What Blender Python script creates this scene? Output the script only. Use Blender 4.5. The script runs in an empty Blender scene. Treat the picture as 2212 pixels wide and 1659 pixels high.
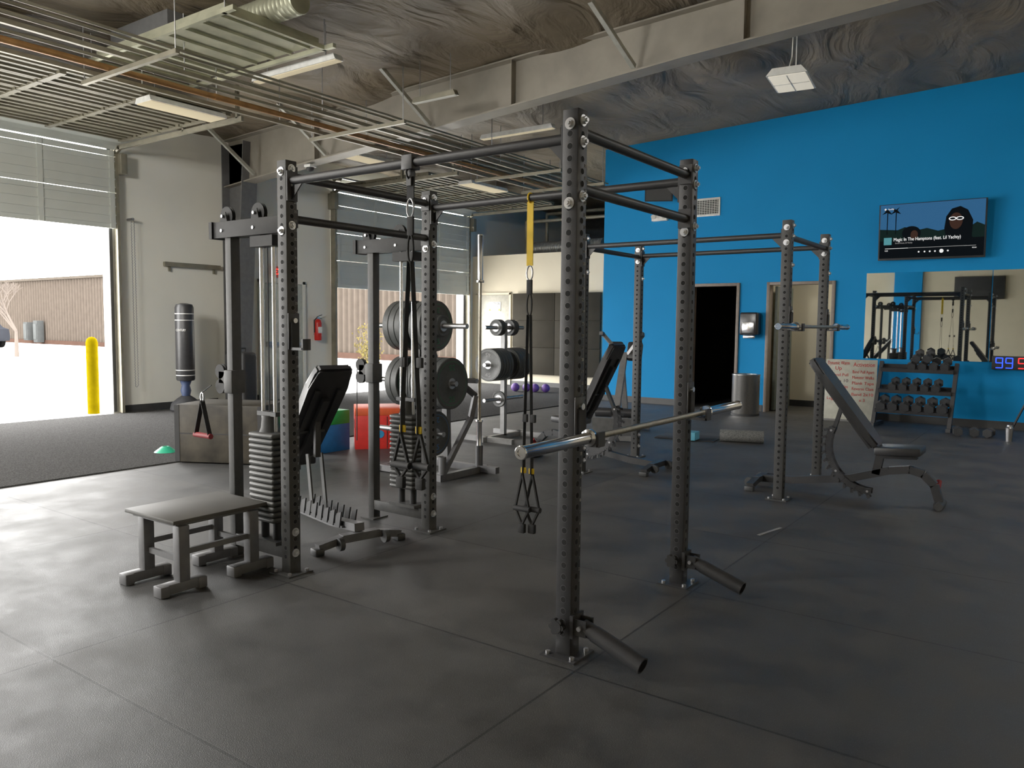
import bpy, bmesh, math, random
from mathutils import Vector, Matrix, Euler
random.seed(7)
COL=bpy.context.scene.collection
# ---------------------------------------------------------------- materials
MC={}
def M(name,col,rough=.5,metal=0.,noise=.12,nscale=14,bump=0.,bscale=120,emit=0.,spec=None):
    if name in MC: return MC[name]
    m=bpy.data.materials.new(name);m.use_nodes=True;nt=m.node_tree;b=nt.nodes["Principled BSDF"]
    tc=nt.nodes.new("ShaderNodeTexCoord");n=nt.nodes.new("ShaderNodeTexNoise");n.inputs["Scale"].default_value=nscale;n.inputs["Detail"].default_value=4
    nt.links.new(tc.outputs["Object"],n.inputs["Vector"])
    r=nt.nodes.new("ShaderNodeValToRGB");c=list(col)[:3]
    r.color_ramp.elements[0].position=.3;r.color_ramp.elements[1].position=.7
    r.color_ramp.elements[0].color=[max(0,v*(1-noise)) for v in c]+[1];r.color_ramp.elements[1].color=[min(1,v*(1+noise)) for v in c]+[1]
    nt.links.new(n.outputs["Fac"],r.inputs["Fac"]);nt.links.new(r.outputs["Color"],b.inputs["Base Color"])
    b.inputs["Roughness"].default_value=rough;b.inputs["Metallic"].default_value=metal
    if spec is not None: b.inputs["Specular IOR Level"].default_value=spec
    if bump>0:
        n2=nt.nodes.new("ShaderNodeTexNoise");n2.inputs["Scale"].default_value=bscale;n2.inputs["Detail"].default_value=3
        nt.links.new(tc.outputs["Object"],n2.inputs["Vector"])
        bp=nt.nodes.new("ShaderNodeBump");bp.inputs["Strength"].default_value=bump;bp.inputs["Distance"].default_value=.01
        nt.links.new(n2.outputs["Fac"],bp.inputs["Height"]);nt.links.new(bp.outputs["Normal"],b.inputs["Normal"])
    if emit>0:
        b.inputs["Emission Color"].default_value=c+[1];b.inputs["Emission Strength"].default_value=emit
        b.inputs["Specular IOR Level"].default_value=.0
        for e in r.color_ramp.elements: e.color=[v*.3 for v in list(e.color)[:3]]+[1]
    MC[name]=m;return m
black=M("powder_black",(.028,.028,.030),.45,0,.1,30,.05,200)
black_lit=M("powder_black_lit",(.055,.055,.054),.55,0,.1,30,.05,200,spec=.35)  # same black powder coat, with door glare put into a lighter colour
housem=M("housing_black",(.026,.026,.026),.6,0,.1,30,spec=.2)
blackm=M("matte_black",(.018,.018,.019),.7)
holem=M("hole_dark",(.003,.003,.003),.9)
greym=M("grey_frame",(.12,.12,.125),.45,.3)
chrome=M("chrome",(.75,.75,.77),.18,1.,.05)
steel=M("steel",(.42,.42,.43),.35,1.,.1)
galv=M("galvanised",(.23,.21,.155),.5,.4,.2,6)
zinc=M("zinc_bolt",(.7,.7,.72),.3,.9,.05)
rubber=M("rubber_black",(.035,.036,.037),.5,0,.15,40,.1,150)
vinyl=M("vinyl_black",(.026,.026,.028),.38,0,.15,20,.12,220)
knurl=M("knurled_bar",(.42,.38,.30),.35,1.,.15,60,.2,700)
strapm=M("webbing_black",(.012,.012,.012),.8,0,.1,80,.1,400)
yel=M("webbing_yellow",(.75,.48,.01),.7)
bluep=M("wall_blue",(.001,.235,.60),.7,0,.03,1.2,.06,150,spec=.2)
beige=M("wall_beige",(.80,.79,.71),.7,0,.03,1.5,.05,120,spec=.3)
beige2=M("wall_tan",(.64,.57,.42),.7,0,.04,1.5,.05,120)
darkpaint=M("paint_dark_grey",(.12,.12,.12),.6)
beamm=M("beam_primer_grey",(.24,.215,.175),.55,.1,.15,3)
braceM=M("brace_galvanised",(.45,.45,.40),.45,.5)
baseb=M("baseboard_dark",(.03,.03,.03),.5)
white=M("white_plastic",(.75,.75,.72),.4)
lens=M("lamp_lens",(.95,.80,.52),.5,0,.01,5,emit=.38)
lensoff=M("lamp_lens_dim",(.85,.82,.72),.5,0,.02,5,emit=.2)
red=M("red_paint",(.6,.015,.01),.4)
turf=M("turf_grey",(.072,.071,.070),1.,0,.6,120,1.,260,spec=.0)
copper=M("copper_pipe",(.34,.17,.06),.45,.5,.2,8)
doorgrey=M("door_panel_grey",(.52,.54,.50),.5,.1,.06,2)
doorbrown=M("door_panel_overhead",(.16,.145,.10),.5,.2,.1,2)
framegrey=M("door_frame_taupe",(.20,.16,.13),.5)
def floor_mat():
    m=bpy.data.materials.new("rubber_floor");m.use_nodes=True;nt=m.node_tree;b=nt.nodes["Principled BSDF"];L=nt.links
    tc=nt.nodes.new("ShaderNodeTexCoord");mp=nt.nodes.new("ShaderNodeMapping");mp.inputs["Location"].default_value=(1.60+1.83*20,-1.48+1.22*20,0)
    L.new(tc.outputs["Object"],mp.inputs["Vector"])
    br=nt.nodes.new("ShaderNodeTexBrick");br.offset=0;br.inputs["Scale"].default_value=1;br.inputs["Brick Width"].default_value=1.83;br.inputs["Row Height"].default_value=1.22
    br.inputs["Mortar Size"].default_value=.006;br.inputs["Mortar Smooth"].default_value=.1
    br.inputs["Color1"].default_value=(.024,.025,.026,1);br.inputs["Color2"].default_value=(.036,.035,.034,1);br.inputs["Mortar"].default_value=(.001,.001,.001,1)
    L.new(mp.outputs[0],br.inputs["Vector"])
    n=nt.nodes.new("ShaderNodeTexNoise");n.inputs["Scale"].default_value=2.6;n.inputs["Detail"].default_value=9;n.inputs["Roughness"].default_value=.72
    L.new(tc.outputs["Object"],n.inputs["Vector"])
    r=nt.nodes.new("ShaderNodeValToRGB");r.color_ramp.elements[0].position=.35;r.color_ramp.elements[0].color=(.65,.65,.65,1);r.color_ramp.elements[1].position=.72;r.color_ramp.elements[1].color=(1.9,1.85,1.75,1)
    L.new(n.outputs["Fac"],r.inputs["Fac"])
    mx=nt.nodes.new("ShaderNodeMixRGB");mx.blend_type='MULTIPLY';mx.inputs[0].default_value=1
    L.new(br.outputs["Color"],mx.inputs[1]);L.new(r.outputs["Color"],mx.inputs[2])
    n3=nt.nodes.new("ShaderNodeTexNoise");n3.inputs["Scale"].default_value=230;n3.inputs["Detail"].default_value=2
    L.new(tc.outputs["Object"],n3.inputs["Vector"])
    r3=nt.nodes.new("ShaderNodeValToRGB");r3.color_ramp.elements[0].position=.6;r3.color_ramp.elements[0].color=(0,0,0,1);r3.color_ramp.elements[1].position=.74;r3.color_ramp.elements[1].color=(.07,.07,.07,1)
    L.new(n3.outputs["Fac"],r3.inputs["Fac"])
    ad=nt.nodes.new("ShaderNodeMixRGB");ad.blend_type='ADD';ad.inputs[0].default_value=1
    L.new(mx.outputs[0],ad.inputs[1]);L.new(r3.outputs["Color"],ad.inputs[2]);L.new(ad.outputs[0],b.inputs["Base Color"])
    mr=nt.nodes.new("ShaderNodeMapRange");mr.inputs[1].default_value=.3;mr.inputs[2].default_value=.7;mr.inputs[3].default_value=.46;mr.inputs[4].default_value=.68
    L.new(n.outputs["Fac"],mr.inputs[0]);L.new(mr.outputs[0],b.inputs["Roughness"])
    b.inputs["Specular IOR Level"].default_value=.65
    bp=nt.nodes.new("ShaderNodeBump");bp.inputs["Strength"].default_value=.4;bp.inputs["Distance"].default_value=.004
    inv=nt.nodes.new("ShaderNodeMath");inv.operation='SUBTRACT';L.new(n3.outputs["Fac"],inv.inputs[0])
    mu=nt.nodes.new("ShaderNodeMath");mu.operation='MULTIPLY';mu.inputs[1].default_value=4;L.new(br.outputs["Fac"],mu.inputs[0]);L.new(mu.outputs[0],inv.inputs[1])
    L.new(inv.outputs[0],bp.inputs["Height"]);L.new(bp.outputs["Normal"],b.inputs["Normal"])
    return m
floorm=floor_mat()
def ceil_mat():
    m=M("ceiling_insulation",(.155,.122,.078),.6,0,.3,.8)
    nt=m.node_tree;b=nt.nodes["Principled BSDF"];tc=nt.nodes.new("ShaderNodeTexCoord")
    n=nt.nodes.new("ShaderNodeTexNoise");n.inputs["Scale"].default_value=1.6;n.inputs["Detail"].default_value=5;n.inputs["Distortion"].default_value=1.5
    mp=nt.nodes.new("ShaderNodeMapping");mp.inputs["Scale"].default_value=(1,.45,1);nt.links.new(tc.outputs["Object"],mp.inputs[0]);nt.links.new(mp.outputs[0],n.inputs["Vector"])
    bp=nt.nodes.new("ShaderNodeBump");bp.inputs["Strength"].default_value=.9;bp.inputs["Distance"].default_value=.12
    nt.links.new(n.outputs["Fac"],bp.inputs["Height"]);nt.links.new(bp.outputs["Normal"],b.inputs["Normal"]);return m
ceilm=ceil_mat()
# ---------------------------------------------------------------- mesh builder
class MB:
    def __init__(s): s.bm=bmesh.new();s.m=[]
    def mi(s,mat):
        if mat not in s.m: s.m.append(mat)
        return s.m.index(mat)
    def _set(s,verts,mat):
        i=s.mi(mat);fs=set()
        for v in verts:
            for f in v.link_faces: fs.add(f)
        for f in fs: f.material_index=i
        return fs
    def box(s,c,sz,mat,rot=None,bev=0,seg=2):
        Rm=Euler(rot).to_matrix().to_4x4() if rot is not None and not isinstance(rot,Matrix) else (rot or Matrix())
        g=bmesh.ops.create_cube(s.bm,size=1,matrix=Matrix.Translation(c)@Rm@Matrix.Diagonal((sz[0],sz[1],sz[2],1)))
        fs=s._set(g["verts"],mat)
        if bev>0:
            es={e for v in g["verts"] for e in v.link_edges}
            r=bmesh.ops.bevel(s.bm,geom=list(es),offset=bev,segments=seg,affect='EDGES',profile=.5)
            for f in r["faces"]: f.material_index=s.mi(mat)
        return s
    def beam(s,a,b,w,h,mat,bev=0):
        a=Vector(a);b=Vector(b);d=b-a
        q=d.to_track_quat('X','Z').to_matrix().to_4x4()
        return s.box((a+b)/2,(d.length,w,h),mat,q,bev)
    def cyl(s,a,b,r,mat,seg=16,r2=None):
        a=Vector(a);b=Vector(b);d=b-a
        q=d.to_track_quat('Z','Y').to_matrix().to_4x4()
        g=bmesh.ops.create_cone(s.bm,cap_ends=True,cap_tris=False,segments=seg,radius1=r,radius2=r if r2 is None else r2,depth=d.length,matrix=Matrix.Translation((a+b)/2)@q)
        s._set(g["verts"],mat);return s
    def sph(s,c,r,mat,sc=(1,1,1),seg=16):
        g=bmesh.ops.create_uvsphere(s.bm,u_segments=seg,v_segments=max(6,seg//2),radius=r,matrix=Matrix.Translation(c)@Matrix.Diagonal((sc[0],sc[1],sc[2],1)))
        s._set(g["verts"],mat);return s
    def tube(s,pts,r,mat,seg=12):
        pts=[Vector(p) for p in pts]
        for a,b in zip(pts,pts[1:]): s.cyl(a,b,r,mat,seg)
        for p in pts[1:-1]: s.sph(p,r,mat,seg=seg)
        return s
    def btube(s,pts,w,h,mat):
        for a,b in zip(pts,pts[1:]): s.beam(a,b,w,h,mat)
        return s
    def lathe(s,prof,mat,seg=28,mtx=None,closed=False):
        mtx=mtx or Matrix();rings=[]
        for r,z in prof:
            if r<1e-5: rings.append([s.bm.verts.new(mtx@Vector((0,0,z)))])
            else: rings.append([s.bm.verts.new(mtx@Vector((r*math.cos(2*math.pi*i/seg),r*math.sin(2*math.pi*i/seg),z))) for i in range(seg)])
        i0=s.mi(mat);pr=list(zip(rings,rings[1:]))
        if closed: pr.append((rings[-1],rings[0]))
        for A,B in pr:
            for i in range(seg):
                j=(i+1)%seg
                if len(A)==1 and len(B)==1: continue
                if len(A)==1: vs=[A[0],B[i],B[j]]
                elif len(B)==1: vs=[A[i],A[j],B[0]]
                else: vs=[A[i],A[j],B[j],B[i]]
                try: f=s.bm.faces.new(vs);f.material_index=i0
                except ValueError: pass
        return s
    def prism(s,pts,vec,mat):
        vec=Vector(vec);A=[s.bm.verts.new(Vector(p)) for p in pts];B=[s.bm.verts.new(Vector(p)+vec) for p in pts];n=len(pts);i0=s.mi(mat)
        fs=[s.bm.faces.new(A),s.bm.faces.new(B[::-1])]
        for i in range(n): fs.append(s.bm.faces.new([A[i],B[i],B[(i+1)%n],A[(i+1)%n]]))
        for f in fs: f.material_index=i0
        return s
    def disc(s,c,nrm,r,mat,seg=10):
        q=Vector(nrm).to_track_quat('Z','Y').to_matrix().to_4x4();mt=Matrix.Translation(c)@q
        f=s.bm.faces.new([s.bm.verts.new(mt@Vector((r*math.cos(2*math.pi*i/seg),r*math.sin(2*math.pi*i/seg),0))) for i in range(seg)]);f.material_index=s.mi(mat);return s
    def obj(s,name,parent=None,loc=(0,0,0),rot=(0,0,0),ang=38,norm=True):
        if norm: bmesh.ops.recalc_face_normals(s.bm,faces=s.bm.faces)
        me=bpy.data.meshes.new(name);s.bm.to_mesh(me);s.bm.free()
        for m in s.m: me.materials.append(m)
        me.shade_smooth();me.set_sharp_from_angle(angle=math.radians(ang))
        o=bpy.data.objects.new(name,me);o.location=loc;o.rotation_euler=rot;COL.objects.link(o)
        if parent: o.parent=parent
        return o
def tag(o,label,cat,group=None):
    o["label"]=label;o["category"]=cat
    if group:o["group"]=group
    return o
def T(name,label,cat,loc=(0,0,0),rz=0,group=None):
    o=bpy.data.objects.new(name,None);o.empty_display_size=.1;o.location=loc;o.rotation_euler=(0,0,rz);COL.objects.link(o);return tag(o,label,cat,group)
def S(o): o["kind"]="structure";return o
def copy_thing(root,loc,rot=None,label=None):
    n=root.copy();COL.objects.link(n);n.location=loc
    if rot is not None:n.rotation_euler=rot
    if label:n["label"]=label
    def rec(a,b):
        for c in a.children:
            k=c.copy();COL.objects.link(k);k.parent=b;rec(c,k)
    rec(root,n);return n
def text(body,size,mat,loc,rot,parent=None,name="lettering",width=None,ls=1.,align='CENTER',ext=.0008):
    cu=bpy.data.curves.new(name,"FONT");cu.body=body;cu.size=size;cu.align_x=align;cu.align_y='CENTER';cu.space_line=ls;cu.extrude=ext;cu.resolution_u=3
    t=bpy.data.objects.new("tmp",cu);COL.objects.link(t);bpy.context.view_layer.update()
    dg=bpy.context.evaluated_depsgraph_get();me=bpy.data.meshes.new_from_object(t.evaluated_get(dg))
    w=max(v.co.x for v in me.vertices)-min(v.co.x for v in me.vertices)
    if width:
        k=width/w
        for v in me.vertices: v.co.x*=k
    me.materials.clear();me.materials.append(mat);bpy.data.objects.remove(t)
    o=bpy.data.objects.new(name,me);o.location=loc;o.rotation_euler=rot;COL.objects.link(o)
    if parent:o.parent=parent
    return o
P=math.pi
FY=(P/2,0,0)       # faces -y
FX=(P/2,0,P/2)     # faces +x
# ---------------------------------------------------------------- camera
yaw,pit,rol,f=math.radians(35.619),math.radians(4.339),math.radians(.555),1694.3
Fv=Vector((-math.sin(yaw)*math.cos(pit),math.cos(yaw)*math.cos(pit),-math.sin(pit)))
R0=Vector((math.cos(yaw),math.sin(yaw),0));U0=R0.cross(Fv);Rv=R0*math.cos(rol)+U0*math.sin(rol);Uv=Rv.cross(Fv)
cd=bpy.data.cameras.new("camera");cd.sensor_width=36;cd.lens=36*f/2212;cd.clip_end=300
cam=bpy.data.objects.new("camera",cd);COL.objects.link(cam)
cam.matrix_world=Matrix(((Rv.x,Uv.x,-Fv.x,0),(Rv.y,Uv.y,-Fv.y,0),(Rv.z,Uv.z,-Fv.z,1.42),(0,0,0,1)))
bpy.context.scene.camera=cam
# ---------------------------------------------------------------- structure
XG=-11.9;YB=13.12;XR=3.5;Y0=-5.
def cz(x): return 4.99+.042*x
S(MB().box(((XG+XR)/2,(Y0+20)/2,-.1),(XR-XG,20-Y0,.2),floorm).obj("floor"))
t=MB().box(((XG+.11-7.3)/2,(Y0+.03+14.9)/2,.006),(4.49,14.87-Y0,.012),turf).obj("turf_strip");tag(t,"dark grey indoor turf lane running along the garage doors","turf");t["kind"]="stuff"
mb=MB();bm=mb.bm;mb.mi(ceilm);nx,ny=90,130;gr=[]
for j in range(ny+1):
    row=[]
    for i in range(nx+1):
        x=XG-.2+(XR+.2-XG+.2)*i/nx;y=Y0-.1+(20.2-Y0)*j/ny
        px=(x*1.0)%1.52/1.52
        fade=max(0.,min(1.,(YB-y)/2.5)) if x>-7.4 else 1.
        sag=.07*math.sin(P*px)**.6
        sag+=.06*math.sin(y*1.3+2*math.sin(x*.9))*math.sin(P*px)+.02*math.sin(5*y+3*x)
        row.append(bm.verts.new((x,y,cz(x)-sag*fade+.03*fade)))
    gr.append(row)
for j in range(ny):
    for i in range(nx): bm.faces.new([gr[j][i],gr[j][i+1],gr[j+1][i+1],gr[j+1][i]])
S(mb.obj("ceiling",ang=80))
S(MB().box(((XG+XR)/2,7.5,5.6),(XR-XG+.6,25.6,.1),darkpaint).obj("ceiling_deck"))
mb=MB()
def wl(y0,y1,z0=0,z1=5.2): mb.box((XG-.1,(y0+y1)/2,(z0+z1)/2),(.2,y1-y0,z1-z0),beige)
for a,b in ((Y0,-3.6),(.4,2.15),(6.15,10.57),(14.57,20.1)): wl(a,b)
for a,b in ((-3.6,.4),(2.15,6.15),(10.57,14.57)): wl(a,b,4.06)
S(mb.obj("wall_left"))
mb=MB()
for a,b in ((.4,2.15),(6.25,7.95),(8.55,8.78),(9.82,10.5)): mb.box((XG+.006,(a+b)/2,.06),(.012,b-a,.11),baseb)
S(mb.obj("baseboard_left"))
S(MB().box(((XG+XR)/2,Y0-.1,2.6),(XR-XG,.2,5.2),beige2).box((-4.95,Y0+.06,2.3),(.9,.12,4.6),bluep).obj("wall_back"))
S(MB().box((XR+.1,7.5,2.6),(.2,25.2,5.2),beige2).obj("wall_right"))
DA=(-5.55,-4.66);DB=(-4.20,-3.12);DH=2.16
mb=MB()
for a,b,z0 in ((-7.3,DA[0],0),(DA[0],DA[1],DH),(DA[1],DB[0],0),(DB[0],DB[1],DH),(DB[1],XR,0)):
    mb.box(((a+b)/2,YB+.075,(z0+5.2)/2),(b-a,.15,5.2-z0),bluep)
mb.box((-7.225,16.6,2.6),(.15,6.8,5.2),bluep)
S(mb.obj("wall_far"))
mb=MB()
for a,b in ((-7.3,DA[0]-.02),(DA[1]+.02,DB[0]-.02),(DB[1]+.02,XR)): mb.box(((a+b)/2,YB-.006,.055),(b-a,.012,.11),baseb)
S(mb.obj("baseboard_far"))
for i,(a,b) in enumerate((DA,DB)):
    mb=MB()
    for x in (a+.025,b-.025): mb.box((x,YB+.06,DH/2),(.05,.2,DH),framegrey,bev=.004)
    mb.box(((a+b)/2,YB+.06,DH-.025),(b-a-.1,.2,.05),framegrey,bev=.004)
    S(mb.obj("trim_%d"%(i+1)))
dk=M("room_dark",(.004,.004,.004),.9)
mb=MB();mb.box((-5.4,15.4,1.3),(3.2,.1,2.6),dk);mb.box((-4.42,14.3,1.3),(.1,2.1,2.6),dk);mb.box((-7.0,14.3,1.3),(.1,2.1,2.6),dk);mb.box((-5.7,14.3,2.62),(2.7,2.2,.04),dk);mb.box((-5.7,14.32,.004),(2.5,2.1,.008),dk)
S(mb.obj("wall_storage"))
mb=MB();mb.box((-3.1,14.55,1.3),(2.5,.1,2.6),beige2);mb.box((-1.9,13.9,1.3),(.1,1.2,2.6),beige2);mb.box((-4.32,13.9,1.3),(.06,1.2,2.6),beige2);mb.box((-3.1,13.9,2.62),(2.5,1.4,.04),beige2)
S(mb.obj("wall_corridor"))
S(MB().box((-3.1,14.49,.055),(2.3,.015,.11),baseb).obj("baseboard_corridor"))
o=MB();o.box((0,-.44,1.05),(.045,.88,2.08),M("door_leaf_green",(.10,.12,.10),.5),bev=.003);lf=o.obj("door_3",loc=(-4.1,YB+1.05,0.01),rot=(0,0,-.0));S(lf)
mb=MB();mb.box((-9.6,15.0,1.52),(4.6,.12,3.04),beige2);S(mb.obj("wall_closet"))
S(MB().box((-9.6,14.93,.055),(4.55,.015,.11),baseb).obj("baseboard_closet"))
S(MB().box((-4.2,20.05,2.6),(15.6,.1,5.2),darkpaint).obj("wall_end"))
mb=MB();mb.box((-11.25,14.925,1.06),(.92,.03,2.1),M("closet_door_tan",(.42,.40,.33),.5),bev=.004)
for x in (-11.74,-10.76): mb.box((x,14.925,1.08),(.05,.05,2.16),beige2)
mb.box((-11.25,14.925,2.14),(1.03,.05,.05),beige2);mb.cyl((-10.87,14.9,1.0),(-10.87,14.84,1.0),.025,steel)
S(mb.obj("door_4"))
sg=T("closet_sign","small white electrical closet sign with yellow warning triangles","sign",(-11.2,14.9,1.84))
MB().box((0,0,0),(.35,.006,.22),white,bev=.002).obj("sign_board",sg)
tx=M("ink_black",(.01,.01,.01),.6)
text("ELECTRICAL\nCLOSET",.08,tx,(0,-.004,.025),FY,sg,width=.31)
yt=M("sign_yellow",(.8,.55,.0),.5)
for x in (-.14,.14): MB().prism([(x-.035,-.004,-.10),(x+.035,-.004,-.10),(x,-.004,-.04)],(0,-.002,0),yt).obj("warning_triangle",sg)
mm=M("mat_olive_black",(.027,.024,.018),.7,0,.12,3,.15,30,spec=.05)
g=T("folding_wall_mat","dark vinyl gym mats fixed to the tan wall in three rows","mat",(-9.47,14.9,.29))
for r in range(3):
    for c in range(2):
        MB().box((-.58+c*1.16,-.04,.305+r*.615),(1.155,.07,.612),mm,bev=.01).obj("mat_panel",g)
mb=MB();mb.box((XG+.02,9.3,1.06),(.04,.92,2.12),M("exit_door_grey",(.50,.52,.46),.5),bev=.004)
for y in (8.81,9.79): mb.box((XG+.025,y,1.09),(.05,.06,2.18),beige)
mb.box((XG+.025,9.3,2.16),(.05,1.04,.06),beige)
mb.box((XG+.09,9.3,1.02),(.05,.8,.07),steel,bev=.01);mb.box((XG+.06,8.98,1.02),(.06,.1,.1),steel)
S(mb.obj("door_5"))
ex=T("exit_sign","red illuminated exit sign mounted above the steel door","sign",(XG,9.25,2.33))
MB().box((.03,0,0),(.06,.34,.2),M("exit_housing",(.6,.1,.08),.4),bev=.005).obj("housing",ex)
text("EXIT",.15,M("exit_red",(1,.03,.02),.5,0,.02,emit=4),(.0615,0,0),FX,ex,width=.28)
mb=MB();Yc=8.25
def colx(z): return XG+.28+.32*z/4.3
y0,y1=Yc-.15,Yc+.15
mb.prism([(colx(0)-.015,y0,0.012),(colx(4.4)-.015,y0,4.4),(colx(4.4),y0,4.4),(colx(0),y0,0.012)],(0,.3,0),darkpaint)
mb.prism([(XG,y0,0.012),(XG,y0,4.4),(XG+.015,y0,4.4),(XG+.015,y0,0.012)],(0,.3,0),darkpaint)
mb.prism([(XG+.01,Yc-.006,0.012),(XG+.01,Yc-.006,4.4),(colx(4.4)-.01,Yc-.006,4.4),(colx(0)-.01,Yc-.006,0.012)],(0,.012,0),darkpaint)
S(mb.obj("trim_3"))
def bz(x):
    pts=[(-11.9,3.70),(-11.3,3.78),(-7.9,4.0),(-3.5,4.33),(0,4.52),(4,4.7)]
    for (a,za),(b,zb) in zip(pts,pts[1:]):
        if x<=b: return za+(zb-za)*(x-a)/(b-a)
    return pts[-1][1]
xs=[-11.9,-9.9,-7.9,-5.7,-3.5,0,3.5]
mb=MB()
for a,b in zip(xs,xs[1:]):
    mb.prism([(a,Yc-.006,bz(a)),(b,Yc-.006,bz(b)),(b,Yc-.006,cz(b)-.02),(a,Yc-.006,cz(a)-.02)],(0,.012,0),beamm)
    mb.beam((a,Yc,bz(a)),(b,Yc,bz(b)),.24,.018,beamm)
    mb.beam((a,Yc,cz(a)-.02),(b,Yc,cz(b)-.02),.24,.018,beamm)
for x in (-9.6,-5.9,-2.95,0.2): mb.box((x,Yc,(bz(x)+cz(x))/2),(.012,.2,cz(x)-bz(x)-.04),beamm)
S(mb.obj("ceiling_beam"))
for i,x in enumerate((-11.1,-9.35,-7.25,-4.2,-1.6,.8)):
    o=MB();a=Vector((x,Yc-.1,bz(x)+.03));b=Vector((x-.08,Yc-.95,cz(x)-.05));o.beam(a,b,.06,.006,braceM);o.beam(a+Vector((.025,0,.02)),b+Vector((.025,0,.02)),.006,.05,braceM)
    S(o.obj("ceiling_brace"))
# ---------------------------------------------------------------- outside
con=M("concrete_light",(.75,.74,.72),.9,0,.06,.8,spec=0.);
S(MB().box((-62.1,10,-.12),(100,160,.2),con).obj("ground"))
def OM(n,c): return M(n,c,1.,0,.1,3,spec=0.)
brown=OM("corrugated_brown",(.031,.025,.020));brown2=OM("corrugated_rib",(.046,.037,.030))
bl=T("metal_building","long brown corrugated metal building with flat parapet roof","building",(-38,22,-.02))
mb=MB();mb.box((0,3,1.9),(48,6,3.8),brown)
k=-24
while k<24: mb.prism([(k,0,0.02),(k+.05,-.06,0.02),(k+.12,-.06,0.02),(k+.17,0,0.02)],(0,0,3.76),brown2);k+=.32
mb.obj("metal_siding",bl)
MB().box((0,2.95,3.86),(48.2,6.3,.14),OM("roof_trim_tan",(.038,.032,.026))).obj("roof_trim",bl)
MB().box((0,-.08,.12),(48,.06,.24),OM("plinth_red",(.035,.020,.015))).obj("plinth",bl)
for i in range(2): MB().box((-13.6+i*1.3,-.35,.75),(.5,.4,1.1+.2*i),OM("utility_grey",(.035,.037,.037)),bev=.03).obj("utility_cabinet",bl)
for i in range(2): MB().box((-13.6+i*1.3,-.57,.75),(.38,.02,.9),OM("utility_panel",(.045,.048,.048)),bev=.01).obj("cabinet_door",bl)
bo=tag(MB().lathe([(0,0),(.085,0),(.085,1.1),(.07,1.15),(.04,1.18),(0,1.19)],M("bollard_yellow",(.14,.10,.001),.6,spec=.0),24).obj("bollard",loc=(-12.3,6.05,-.02)),"yellow painted steel bollard beside the open garage door","bollard")
cg=T("parked_car","dark grey parked car beside the brown building","car",(-46.5,16.6,-.02),rz=.1)
cpaint=OM("car_paint",(.012,.013,.016))
mb=MB();prof=[(-2.2,.35),(-2.25,.75),(-1.9,.95),(-1.3,1.0),(-.6,1.45),(.9,1.48),(1.6,1.05),(2.15,.95),(2.25,.6),(2.2,.35)]
mb.prism([(x,-.9,z) for x,z in prof],(0,1.8,0),cpaint);mb.obj("car_body",cg)
mb=MB();mb.prism([(-1.15,-.91,1.02),(-.58,-.91,1.38),(.85,-.91,1.4),(1.4,-.91,1.05)],(0,1.82,0),OM("car_glass",(.002,.003,.004)));mb.obj("car_window",cg)
for x in (-1.4,1.4):
    for y in (-.85,.85): MB().cyl((x,y-.1,.33),(x,y+.1,.33),.33,OM("tyre",(.003,.003,.003)),24).obj("wheel",cg)
tr=T("bare_tree","leafless small tree with pale twigs in the parking lot","tree",(-33.5,13.6,-.02))
bark=OM("bark_pale",(.07,.058,.05));mb=MB()
def br(p,d,l,r,n):
    e=p+d*l;mb.cyl(p,e,r,bark,6,r*.6)
    if n==0:return
    for _ in range(3): 
        v=Vector((random.uniform(-1,1),random.uniform(-1,1),random.uniform(.1,.8)));br(e,(d+v*.7).normalized(),l*.72,r*.6,n-1)
br(Vector((0,0,0)),Vector((0,0,1)),1.0,.09,5);mb.obj("trunk_and_branches",tr)
bs=T("yellow_shrub","sparse shrub with small yellow autumn leaves","shrub",(-16.8,16.3,-.02))
mb=MB();lm=M("leaf_yellow",(.075,.06,.02),1.,0,.4,6,spec=0.);tw=MB()
for i in range(28):
    a=random.uniform(0,2*P);e=Vector((math.cos(a)*random.uniform(.1,.55),math.sin(a)*random.uniform(.1,.55),random.uniform(.5,1.5)));tw.cyl((0,0,0),e,.012,bark,5,.004)
    for k in range(26):
        q=e*random.uniform(.35,1)+Vector((random.gauss(0,.07),random.gauss(0,.07),random.gauss(0,.07)));mb.box(q,(.06,.035,.004),lm,(random.random()*3,random.random()*3,random.random()*3))
tw.obj("twig",bs);lo=mb.obj("foliage",bs);lo["kind"]="stuff"
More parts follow.
